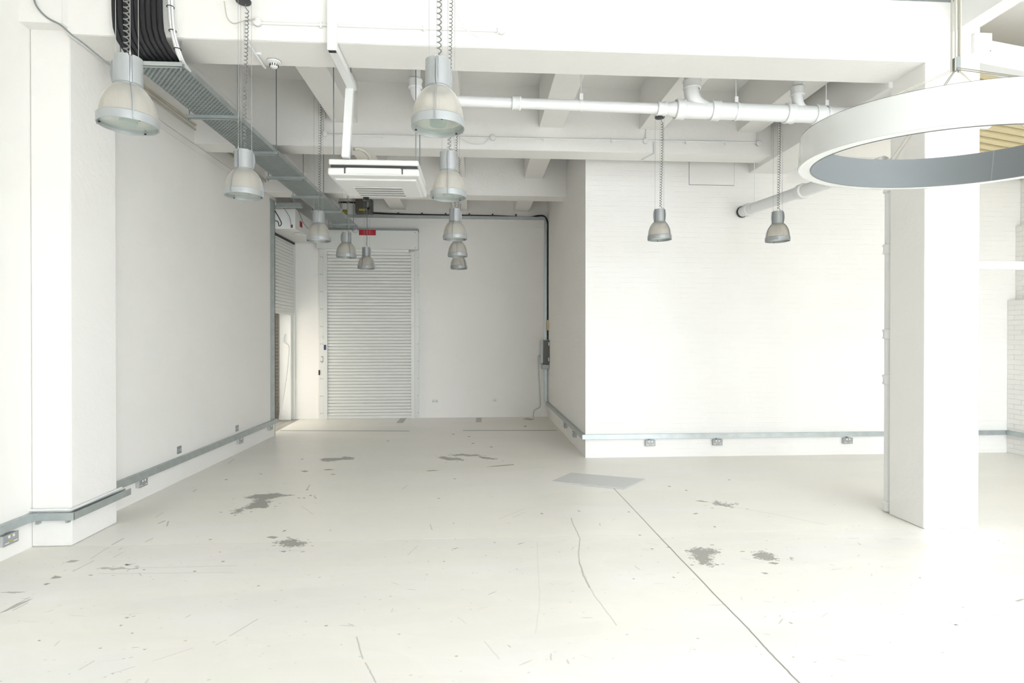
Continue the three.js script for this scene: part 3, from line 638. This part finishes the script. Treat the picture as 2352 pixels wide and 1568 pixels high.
{
  const t = thing('white_cable_bundle', 'white cable bundle with black ties beside the black lagged pipes', 'cable bundle', [-2.53, 4.1, -4.95]);
  for (let k = 0; k < 4; k++) mesh('cable', tube([[-2.60 + k * 0.012, HC, -4.93 + (k % 2) * 0.012], [-2.585 + k * 0.012, 4.55, -4.93 + (k % 2) * 0.012], [-2.555 + k * 0.01, 4.3, -4.925 + (k % 2) * 0.012], [-2.525 + k * 0.008, 4.13, -4.99], [-2.55 + k * 0.003, 4.125, -5.2]], 0.009, 50), M.gloss, t);
  for (const [x, y] of [[-2.565, 4.53], [-2.548, 4.33], [-2.52, 4.19]]) mesh('cable_tie', new THREE.TorusGeometry(0.027, 0.0035, 6, 20).rotateX(Math.PI / 2).translate(x, y, y < 4.25 ? -4.945 : -4.922), M.black, t);
}
one('sagging_cable', tube([[-3.613, 4.56, -4.868], [-3.607, 4.5, -4.868], [-3.58, 4.448, -4.868], [-3.512, 4.379, -4.868], [-3.403, 4.319, -4.868], [-3.318, 4.243, -4.868], [-3.278, 4.215, -4.9], [-3.05, 4.025, -4.932]], 0.007, 60), M.zincDark, 'thin grey cable sagging across the beam above the pilaster', 'cable');
one('wall_conduit', [tube([[-3.648, 4.52, -5.6], [-3.648, 4.52, -8.8], [-3.64, 4.48, -10.2], [-3.6, 4.45, -10.9]], 0.014, 60)], M.cream, 'upper cream conduit high on the left wall behind the cable tray', 'conduit');
one('wall_conduit', [tube([[-3.65, 4.465, -5.6], [-3.65, 4.46, -7.0], [-3.65, 4.48, -9.2], [-3.64, 4.45, -10.4]], 0.012, 60)], M.beigeCable, 'lower beige conduit high on the left wall behind the cable tray', 'conduit');

// ---------- ceiling cassette and its feed ----------
{
  const t = thing('air_conditioner', 'white ceiling cassette air conditioner hung on threaded rods', 'air conditioner', [-1.03, 3.36, -6.15]);
  mesh('casing', [bx(-1.472, -0.586, 3.482, 3.537, -6.55, -5.722, 0.014)], M.white, t);
  mesh('outlet_neck', bx(-1.455, -0.603, 3.44, 3.49, -6.54, -5.742), M.dark, t);          // near-black body filling the gap, set back between fascia and casing
  const b = mesh('fascia', bx(-1.48, -0.578, 3.375, 3.450, -6.575, -5.71, 0.022), M.white, t);
  mesh('bottom_panel', bx(-1.44, -0.62, 3.358, 3.39, -6.52, -5.83, 0.015), M.white, t);
  for (const x of [-1.31, -0.745]) mesh('louvre_gap_shade', bx(x - 0.006, x + 0.006, 3.39, 3.455, -5.714, -5.707), M.dark, b);  // dark bars painted for the shaded gaps at either end of the louvre
  mesh('louvre', bx(-1.295, -0.76, 3.392, 3.447, -5.715, -5.704, 0.004), M.white, b);
  mesh('grille_black_sheet', bx(-1.30, -0.80, 3.355, 3.36, -6.46, -6.08), M.black, t);  // flat black sheet painting the filter and the dark hollow behind the bars
  const bars = [];
  for (let k = 0; k <= 42; k++) bars.push(bx(-1.30 + k * 0.0119 - 0.0022, -1.30 + k * 0.0119 + 0.0022, 3.351, 3.356, -6.46, -6.08));
  for (let k = 0; k <= 4; k++) bars.push(bx(-1.305, -0.795, 3.349, 3.356, -6.465 + k * 0.095 - 0.006, -6.465 + k * 0.095 + 0.006));
  mesh('grille', bars, M.white, t);
  for (const [x, z] of [[-1.44, -5.80], [-0.62, -5.80], [-1.40, -6.4], [-0.64, -6.4]]) mesh('threaded_rod', rod(V(x, 3.46, z), V(x, HC, z), 0.006, 8), M.zincDark, t);
}
{
  const t = thing('white_trunking', 'white plastic trunking stepping under the front beam down to the air conditioner', 'trunking', [-1.25, 3.53, -5.3]);
  mesh('upper_drop', bx(-1.27, -1.19, 4.20, HC, -4.95, -4.895, 0.004), M.gloss, t);
  mesh('run', bx(-1.275, -1.195, 4.215, 4.275, -5.72, -4.95, 0.004), M.gloss, t);
  mesh('open_end', bx(-1.262, -1.20, 4.196, 4.202, -4.94, -4.905), M.black, t);
  const d = new THREE.BoxGeometry(0.075, 0.70, 0.055).rotateZ(-0.06).translate(-1.275, 3.892, -5.70);
  mesh('lower_drop', uvm(d), M.gloss, t);
}
one('condensate_hose', tube([[-1.24, 3.66, -5.8], [-1.20, 3.68, -5.85], [-1.14, 3.66, -5.9], [-1.10, 3.60, -5.95], [-1.095, 3.53, -5.95]], 0.014, 30), M.beigeCable, 'brown curved hose on top of the air conditioner', 'hose');
one('hose_box', bx(-1.23, -1.13, 3.53, 3.62, -6.1, -5.95, 0.006), M.cream, 'small cream box on top of the air conditioner', 'junction box');

// ---------- surface conduit with round boxes on the beams ----------
function besa(t, x, y, z) { mesh('round_box', along(lathe([[0, 0], [0.036, 0], [0.036, 0.03], [0.032, 0.036], [0, 0.037]], 24), V(x, y, z), V(0, 0, 1)), M.gloss, t); }
{
  const t = thing('conduit_run', 'white conduit run with two round boxes on the front beam face', 'conduit', [-0.8, 4.43, -4.95]);
  mesh('conduit', rod(V(-1.95, 4.43, -4.938), V(-1.272, 4.431, -4.938), 0.012), M.gloss, t); mesh('conduit', rod(V(-1.188, 4.431, -4.938), V(0.2, 4.432, -4.938), 0.012), M.gloss, t);
  besa(t, -1.858, 4.435, -4.95); besa(t, 0.21, 4.435, -4.95);
  mesh('conduit_drop', [rod(V(-1.95, 4.43, -4.938), V(-1.95, 4.27, -4.938), 0.012), rod(V(-1.95, 4.272, -4.938), V(-1.97, 4.272, -5.41), 0.012)], M.gloss, t);
  for (const x of [-1.33, -0.455]) mesh('saddle', bx(x - 0.008, x + 0.008, 4.405, 4.455, -4.95, -4.924), M.gloss, t);
  mesh('saddle', bx(-1.99, -1.91, 4.268, 4.286, -5.17, -5.15), M.gloss, t);
}
one('drooping_flex', tube([[-0.20, HC, -4.85], [-0.19, 4.6, -4.88], [-0.1, 4.42, -4.9], [0.03, 4.345, -4.9], [0.14, 4.365, -4.91], [0.205, 4.43, -4.91]], 0.004, 50), M.white, 'thin white flex looping to the round box on the front beam', 'flex');
one('drooping_flex', tube([[-2.1, 4.56, -4.86], [-2.09, 4.44, -4.9], [-2.05, 4.405, -4.91], [-1.95, 4.43, -4.91], [-1.87, 4.445, -4.91]], 0.005, 40), M.beigeCable, 'short beige flex from the dark canopy to the round box at left', 'flex');
{
  const t = thing('smoke_detector', 'white smoke detector on the underside of the front beam', 'smoke detector', [-1.85, 4.22, -5.3]);
  mesh('base', lathe([[0, 0.065], [0.062, 0.065], [0.062, 0.05], [0.055, 0.04], [0, 0.04]], 28).translate(-1.85, 4.22, -5.3), M.white, t);
  mesh('chamber', lathe([[0, 0], [0.022, 0.0], [0.034, 0.012], [0.04, 0.04]], 28).translate(-1.85, 4.22, -5.3), M.white, t);
  for (let k = 0; k < 12; k++) { const a = k / 12 * Math.PI * 2; mesh('vent_slot', bx(-0.003, 0.003, 0.012, 0.034, 0.03, 0.041).rotateY(a).translate(-1.85, 4.22, -5.3), M.black, t); }
}
{
  const t = thing('conduit_run', 'long white conduit run with round boxes on the second beam', 'conduit', [1, 4.47, -7.6]);
  const z = -7.588, y = 4.435;
  mesh('conduit', rod(V(-2.0, y, z), V(3.87, y + 0.02, z), 0.011), M.gloss, t);
  for (const x of [-2.0, 0.21, 2.29, 3.87]) besa(t, x, y + 0.005, -7.6);
  for (const x of [-1.25, 0.89, 1.82, 2.85, 3.4]) mesh('saddle', bx(x - 0.008, x + 0.008, y - 0.025, y + 0.03, -7.6, -7.575), M.gloss, t);
  mesh('riser', [rod(V(-2.0, y, z), V(-2.0, 5.0, z), 0.011), rod(V(3.86, y, z), V(3.86, 5.02, z), 0.011), rod(V(3.86, 5.02, z), V(4.0, HC, z), 0.011)], M.gloss, t);
  mesh('branch', [rod(V(2.29, y, z), V(2.30, 4.58, z), 0.011), rod(V(2.30, 4.58, z), V(2.45, 4.75, -7.5), 0.011), rod(V(2.41, y, z), V(2.41, 4.28, z), 0.011), rod(V(2.41, 4.28, z), V(2.33, 4.277, -7.9), 0.011)], M.gloss, t);
}
one('drooping_flex', tube([[-0.27, 4.6, -7.5], [-0.25, 4.45, -7.55], [-0.1, 4.36, -7.57], [0.08, 4.35, -7.57], [0.16, 4.42, -7.57], [0.2, 4.44, -7.57]], 0.004, 50), M.white, 'thin white flex looping to a round box on the second beam', 'flex');

// ---------- soil pipes ----------
const collarProfile = (r) => [[r, 0], [r + 0.014, 0], [r + 0.018, 0.012], [r + 0.012, 0.022], [r + 0.012, 0.07], [r + 0.02, 0.08], [r + 0.016, 0.095], [r, 0.1]];
{
  const t = thing('soil_pipe', 'large white soil pipe slung across the ceiling bay behind the front beam', 'pipe', [1.8, 4.2, -5.9]);
  const Z0 = -5.9, yAt = (x) => 4.213 - 0.0125 * (x + 0.1);
  const P = (x) => V(x, yAt(x), Z0), dir = V(1, -0.0125, 0);
  mesh('pipe', rod(P(-0.58), P(2.0), 0.055, 24), M.gloss, t);
  mesh('reducer', rod(P(1.98), P(2.12), 0.055, 24, 0.088), M.gloss, t);
  mesh('pipe', rod(P(2.12), P(5.6), 0.088, 28), M.gloss, t);
  for (const x of [0.36, 1.9]) mesh('collar', along(lathe(collarProfile(0.055), 28), P(x), dir), M.gloss, t);
  for (const x of [2.1, 2.48, 3.3, 3.62]) mesh('collar', along(lathe(collarProfile(0.088), 28), P(x), dir), M.gloss, t);
  mesh('branch', [tube([V(-0.5, yAt(-0.5), Z0), V(-0.6, yAt(0) + 0.02, Z0), V(-0.635, yAt(0) + 0.12, Z0), V(-0.635, 4.6, Z0), V(-0.635, HC, Z0)], 0.055, 40, 20), along(lathe(collarProfile(0.055), 24), V(-0.635, 4.33, Z0), V(0, 1, 0))], M.gloss, t);
  mesh('branch', [tube([V(2.47, yAt(2.47), Z0), V(2.34, yAt(2.3) + 0.06, Z0), V(2.28, yAt(2.3) + 0.16, Z0), V(2.28, 4.6, Z0)], 0.078, 30, 24), rod(V(2.28, 4.5, Z0), V(2.28, HC, Z0), 0.078, 24), along(lathe(collarProfile(0.078), 28), V(2.28, 4.40, Z0), V(0, 1, 0))], M.gloss, t);
  mesh('branch', [tube([V(3.58, yAt(3.5), Z0), V(3.47, yAt(3.4) + 0.07, Z0), V(3.44, yAt(3.4) + 0.15, Z0), V(3.44, 4.6, Z0)], 0.055, 30, 20), rod(V(3.44, 4.5, Z0), V(3.44, HC, Z0), 0.055, 24), along(lathe(collarProfile(0.055), 28), V(3.44, 4.36, Z0), V(0, 1, 0))], M.gloss, t);
  for (const [x, r] of [[1.09, 0.055], [2.76, 0.088], [3.76, 0.088]]) {
    const h = mesh('hanger', [along(new THREE.CylinderGeometry(r + 0.006, r + 0.006, 0.03, 24, 1, true), P(x), dir), bx(x - 0.02, x + 0.02, yAt(x) + r, yAt(x) + r + 0.07, Z0 - 0.02, Z0 + 0.02, 0.004)], M.gloss, t);
    mesh('hanger_rod', rod(V(x, yAt(x) + r + 0.06, Z0), V(x, HC, Z0), 0.006, 8), M.gloss, h);
  }
}
{
  const t = thing('drain_pipe', 'white drain pipe coming out of the right hand wall toward the column', 'pipe', [4.05, 3.58, -6.9]);
  const a = V(3.945, 3.643, -8.24), b = V(4.16, 3.55, -5.56), d = b.clone().sub(a), at = (s) => a.clone().addScaledVector(d, s);
  mesh('pipe', rod(a, b, 0.075, 28), M.gloss, t);
  for (const s of [0.05, 0.5]) mesh('collar', along(lathe(collarProfile(0.075), 28), at(s), d), M.gloss, t);
  mesh('wall_sleeve', rod(at(0.0), at(0.012), 0.084, 28), M.dark, t);
  for (const s of [0.12, 0.36]) { const h = mesh('hanger', rod(at(s), at(s + 0.012), 0.08, 24), M.gloss, t); mesh('hanger_rod', rod(at(s + 0.006).add(V(0, 0.07, 0)), V(at(s + 0.006).x, s < 0.2 ? HC : 4.225, at(s + 0.006).z), 0.005, 8), M.gloss, h); }
}
{
  const t = thing('down_pipe', 'slim white down pipe behind the left edge of the column', 'pipe', [4.178, 0, -5.48]);
  mesh('pipe', rod(V(4.178, 0.0, -5.482), V(4.178, 3.56, -5.482), 0.055, 24), M.gloss, t);
  for (const y of [0.0, 1.28, 1.74, 2.6, 3.22]) mesh('collar', along(lathe(collarProfile(0.055), 24), V(4.178, y + 0.01, -5.482), V(0, 1, 0)), M.gloss, t);
}
one('hand_rail', [rod(V(4.63, 2.458, -5.15), V(8.16, 2.455, -5.15), 0.042, 20), along(new THREE.CylinderGeometry(0.06, 0.06, 0.02, 20), V(4.64, 2.458, -5.15), V(1, 0, 0))], M.gloss, 'horizontal white pipe rail running right from the column', 'pipe');
{
  const t = thing('junction_plate', 'square white cover plate on the column head at top right', 'cover plate', [4.64, 4.45, -4.93]);
  mesh('plate', bx(4.54, 4.71, 4.37, 4.55, -4.95, -4.915, 0.004), M.white, t);
  mesh('screw', along(new THREE.CylinderGeometry(0.006, 0.006, 0.006, 8), V(4.69, 4.385, -4.913), V(0, 0, 1)), M.zincDark, t);
}

// ---------- industrial pendant lamps ----------
const RL = 0.15;
const lampGeo = (() => {
  const dome = [], k = 0.857;
  for (let i = 0; i <= 22; i++) { const a = i / 22 * 1.075; dome.push([0.1435 * Math.cos(a), (0.052 + 0.235 * Math.sin(a)) * k]); }
  const topY = dome[22][1];
  const finShape = new THREE.Shape();                                // strap over the dome, swelling to a petal on the gear housing
  const out = [];
  for (let i = 0; i <= 22; i += 2) { const a = i / 22 * 1.075; out.push([(0.1435 + 0.012) * Math.cos(a), (0.05 + 0.243 * Math.sin(a)) * k]); }
  finShape.moveTo(0.149, 0.004); finShape.lineTo(0.157, 0.004); finShape.lineTo(0.157, 0.05);
  for (const [r, y] of out) finShape.lineTo(r, y);
  finShape.quadraticCurveTo(0.098, topY + 0.06, 0.082, topY + 0.135); finShape.lineTo(0.066, topY + 0.16); finShape.lineTo(0.062, topY + 0.16); finShape.lineTo(0.062, topY);
  for (let i = 22; i >= 0; i -= 2) finShape.lineTo(dome[i][0] - 0.001, dome[i][1]);
  const fin = new THREE.ExtrudeGeometry(finShape, { depth: 0.007, bevelEnabled: false }).translate(0, 0, -0.0035);
  const shell = [];
  for (let s = 0; s < 3; s++) { const g = new THREE.CylinderGeometry(0.071, 0.072, 0.152, 14, 1, true, 0.13 + s * Math.PI * 2 / 3, Math.PI * 2 / 3 - 0.26).translate(0, topY + 0.083, 0); shell.push(g); }
  return {
    topY,
    rim: lathe([[0.143, 0.05], [0.148, 0.05], [0.15, 0.046], [0.15, 0.003], [0.148, 0], [0.145, 0], [0.143, 0.004], [0.143, 0.05]], 56),
    dome: lathe(dome, 64),
    glass: new THREE.CircleGeometry(0.143, 48).rotateX(Math.PI / 2).translate(0, 0.016, 0),
    holder: new THREE.CylinderGeometry(0.046, 0.046, 0.03, 28).translate(0, 0.0335, 0),
    neck: lathe([[0.066, topY - 0.004], [0.073, topY - 0.004], [0.073, topY + 0.006], [0.066, topY + 0.006]], 36),
    core: lathe([[0, topY + 0.155], [0.064, topY + 0.155], [0.066, topY + 0.15], [0.064, topY], [0, topY]], 36),
    shell, fin,
    screw: new THREE.CylinderGeometry(0.006, 0.006, 0.006, 8),
    clip: new THREE.CylinderGeometry(0.001, 0.006, 0.03, 8),
    canopy: lathe([[0, -0.07], [0.04, -0.07], [0.058, -0.066], [0.063, -0.055], [0.054, -0.05], [0.05, 0], [0, 0]], 32),
  };
})();
const shellMat = Object.assign(M.lampGrey.clone(), { side: THREE.DoubleSide });
function pendant(label, x, y, z, top, turn) {
  const t = new THREE.Group(); t.name = numbered('pendant_lamp'); t.position.set(x, y, z); tag(t, label, 'pendant lamp', 'industrial pendant lamps'); scene.add(t);
  const add = (n, g, m, p = t) => { const o = new THREE.Mesh(g, m); o.name = n; o.castShadow = o.receiveShadow = true; p.add(o); return o; };
  const G = lampGeo, yT = G.topY, rim = add('rim', G.rim, M.lampGrey);
  add('dome_refractor', G.dome, M.dome);
  add('bottom_glass', G.glass, M.glass);
  add('lamp_holder', G.holder, M.reflector);
  add('neck_ring', G.neck, M.zincDark);
  const core = add('gear_housing', G.core, M.greyMetal);
  for (const s of G.shell) { const o = add('housing_shell', s, shellMat, core); o.rotation.y = turn + Math.PI / 2; }
  const H = top - y;
  for (let s = 0; s < 3; s++) {
    const a = turn + s * Math.PI * 2 / 3, f = add('fin', G.fin, M.lampFin); f.rotation.y = a;
    const sc = add('screw', G.screw, M.black, rim); sc.position.set(0.134 * Math.cos(a + 0.25), 0.006, -0.134 * Math.sin(a + 0.25));
    const cx = 0.062 * Math.cos(a), cz = -0.062 * Math.sin(a);
    const c = add('wire_clip', G.clip, M.greyMetal); c.position.set(cx, yT + 0.173, cz);
    add('suspension_wire', new THREE.CylinderGeometry(0.0016, 0.0016, H - 0.05 - yT - 0.16, 5).translate(cx, (H - 0.05 + yT + 0.16) / 2, cz), M.wire);
  }
  // coiled flex: straight tails with a helix between
  const y0 = yT + 0.19, y1 = H - 0.13, ox = 0.02 * Math.cos(turn + 1), oz = 0.02 * Math.sin(turn + 1), turns = Math.max(8, Math.round((y1 - y0) / 0.033));
  class Coil extends THREE.Curve { getPoint(s, v = V(0, 0, 0)) { const a = s * turns * Math.PI * 2, sway = 0.012 * Math.sin(s * 3 + turn); return v.set(ox + sway + 0.0125 * Math.cos(a), y0 + (y1 - y0) * s, oz + 0.0125 * Math.sin(a)); } }
  const c = new Coil();
  add('coiled_flex', join([new THREE.TubeGeometry(c, turns * 9, 0.0036, 5), tube([[ox * 2, yT + 0.15, oz], [ox * 1.2 + 0.01, y0 - 0.01, oz], c.getPoint(0)], 0.0036, 8, 5), tube([c.getPoint(1), [ox, y1 + 0.03, oz], [ox, H - 0.06, oz]], 0.0036, 8, 5)]), M.cord);
  const cn = add('canopy', G.canopy, M.canopy); cn.position.y = H;
  return t;
}
pendant('big grey pendant lamp at upper left in front of the black pipes', -1.948, 2.937, -3.299, 5.150, 1.20);
pendant('big grey pendant lamp at top centre in front of the white soil pipe', -0.220, 2.937, -3.224, 5.150, -1.60);
pendant('grey pendant lamp in front of the cable tray, second from left', -1.944, 2.937, -4.860, 4.620, -1.90);
pendant('grey pendant lamp directly under the big top centre one', -0.242, 2.937, -4.799, 5.150, -1.55);
pendant('grey pendant lamp beside the side shutter hood', -2.022, 3.000, -7.380, 5.150, -1.30);
pendant('third pendant lamp down in the centre row', -0.279, 3.000, -7.158, 4.600, -1.75);
pendant('grey pendant lamp before the bright right wall, left of two', 2.300, 3.000, -7.026, 4.600, -0.90);
pendant('grey pendant lamp before the bright right wall, nearer the column', 3.847, 3.000, -7.044, 5.150, -0.95);
pendant('grey pendant lamp overlapping the top left of the tall shutter', -2.002, 3.000, -8.839, 5.150, -1.00);
pendant('fourth pendant lamp down in the centre row', -0.297, 3.000, -8.651, 4.600, -1.57);
pendant('small pendant lamp hanging below the bright red sign', -1.979, 3.000, -10.258, 4.285, 0.20);
pendant('lowest and farthest pendant lamp in the centre row', -0.326, 3.000, -10.161, 4.285, -0.70);

// ---------- ring pendant ----------
{
  const n = V(0.0396, 1, 0.0613).normalize(), R = 0.85, Ri = 0.7625, hgt = 0.213;
  const t = thing('ring_pendant', 'large white ring pendant light hanging at the upper right', 'pendant lamp', [3.0206, 2.8918, -3.4896]);
  t.quaternion.setFromUnitVectors(V(0, 1, 0), n);
  offset.delete(t);
  mesh('outer_band', lathe([[R - 0.01, 0.004], [R - 0.002, 0], [R, 0.004], [R, hgt - 0.004], [R - 0.004, hgt]], 160), M.ringWhite, t);
  mesh('diffuser', lathe([[Ri + 0.012, 0.002], [R - 0.006, 0.002]], 160), Object.assign(M.ringGlow.clone(), { side: THREE.DoubleSide }), t);
  mesh('inner_band', lathe([[Ri + 0.012, 0], [Ri + 0.002, 0], [Ri, 0.004], [Ri, hgt], [Ri + 0.006, hgt]], 160), Object.assign(M.ringGrey.clone(), { side: THREE.DoubleSide }), t);
  mesh('top_cover', lathe([[Ri, hgt], [R, hgt]], 160), Object.assign(M.ringGrey.clone(), { side: THREE.DoubleSide }), t);
  for (const a of [2.62, 4.7, 0.5]) mesh('outer_seam', bx(R - 0.001, R + 0.0012, 0.004, hgt - 0.004, -0.0015, 0.0015).rotateY(a), M.greyMetal, t);
  for (const a of [2.62, 4.7, 0.5]) mesh('inner_seam', bx(Ri - 0.0015, Ri + 0.001, 0, hgt, -0.003, 0.003).rotateY(a), M.zincDark, t);
}
{
  const t = thing('ring_suspension', 'grey clamp and paired steel cables holding the white ring pendant', 'suspension', [3.096, 3.5, -3.49]);
  mesh('clamp', bx(3.083, 3.112, 3.485, 3.57, -3.51, -3.47, 0.004), M.zincDark, t);
  for (const [dx, dz] of [[-0.022, -0.01], [-0.014, 0.012], [0.02, 0.01], [0.026, -0.01]]) mesh('riser_cable', rod(V(3.096 + dx, 3.48, -3.49 + dz), V(3.10 + dx, HC, -3.49 + dz), 0.0055, 8), M.beigeCable, t);
  const n = V(0.0396, 1, 0.0613).normalize(), q = new THREE.Quaternion().setFromUnitVectors(V(0, 1, 0), n);
  for (const a of [2.85, 1.3, 0.15, 4.45]) for (const s of [-1, 1]) {
    const e = V(0.8 * Math.cos(a + s * 0.02), 0.213, -0.8 * Math.sin(a + s * 0.02)).applyQuaternion(q).add(V(3.0206, 2.8918, -3.4896));
    const st = V(3.096 + 0.02 * Math.cos(a), 3.49 + s * 0.006, -3.49 - 0.02 * Math.sin(a));
    mesh('spreader_cable', tube([st, st.clone().lerp(e, 0.06).add(V(0, 0.0, 0)), e], 0.0032, 20, 6), M.beigeCable, t);
  }
}
renderer.render(scene, camera);
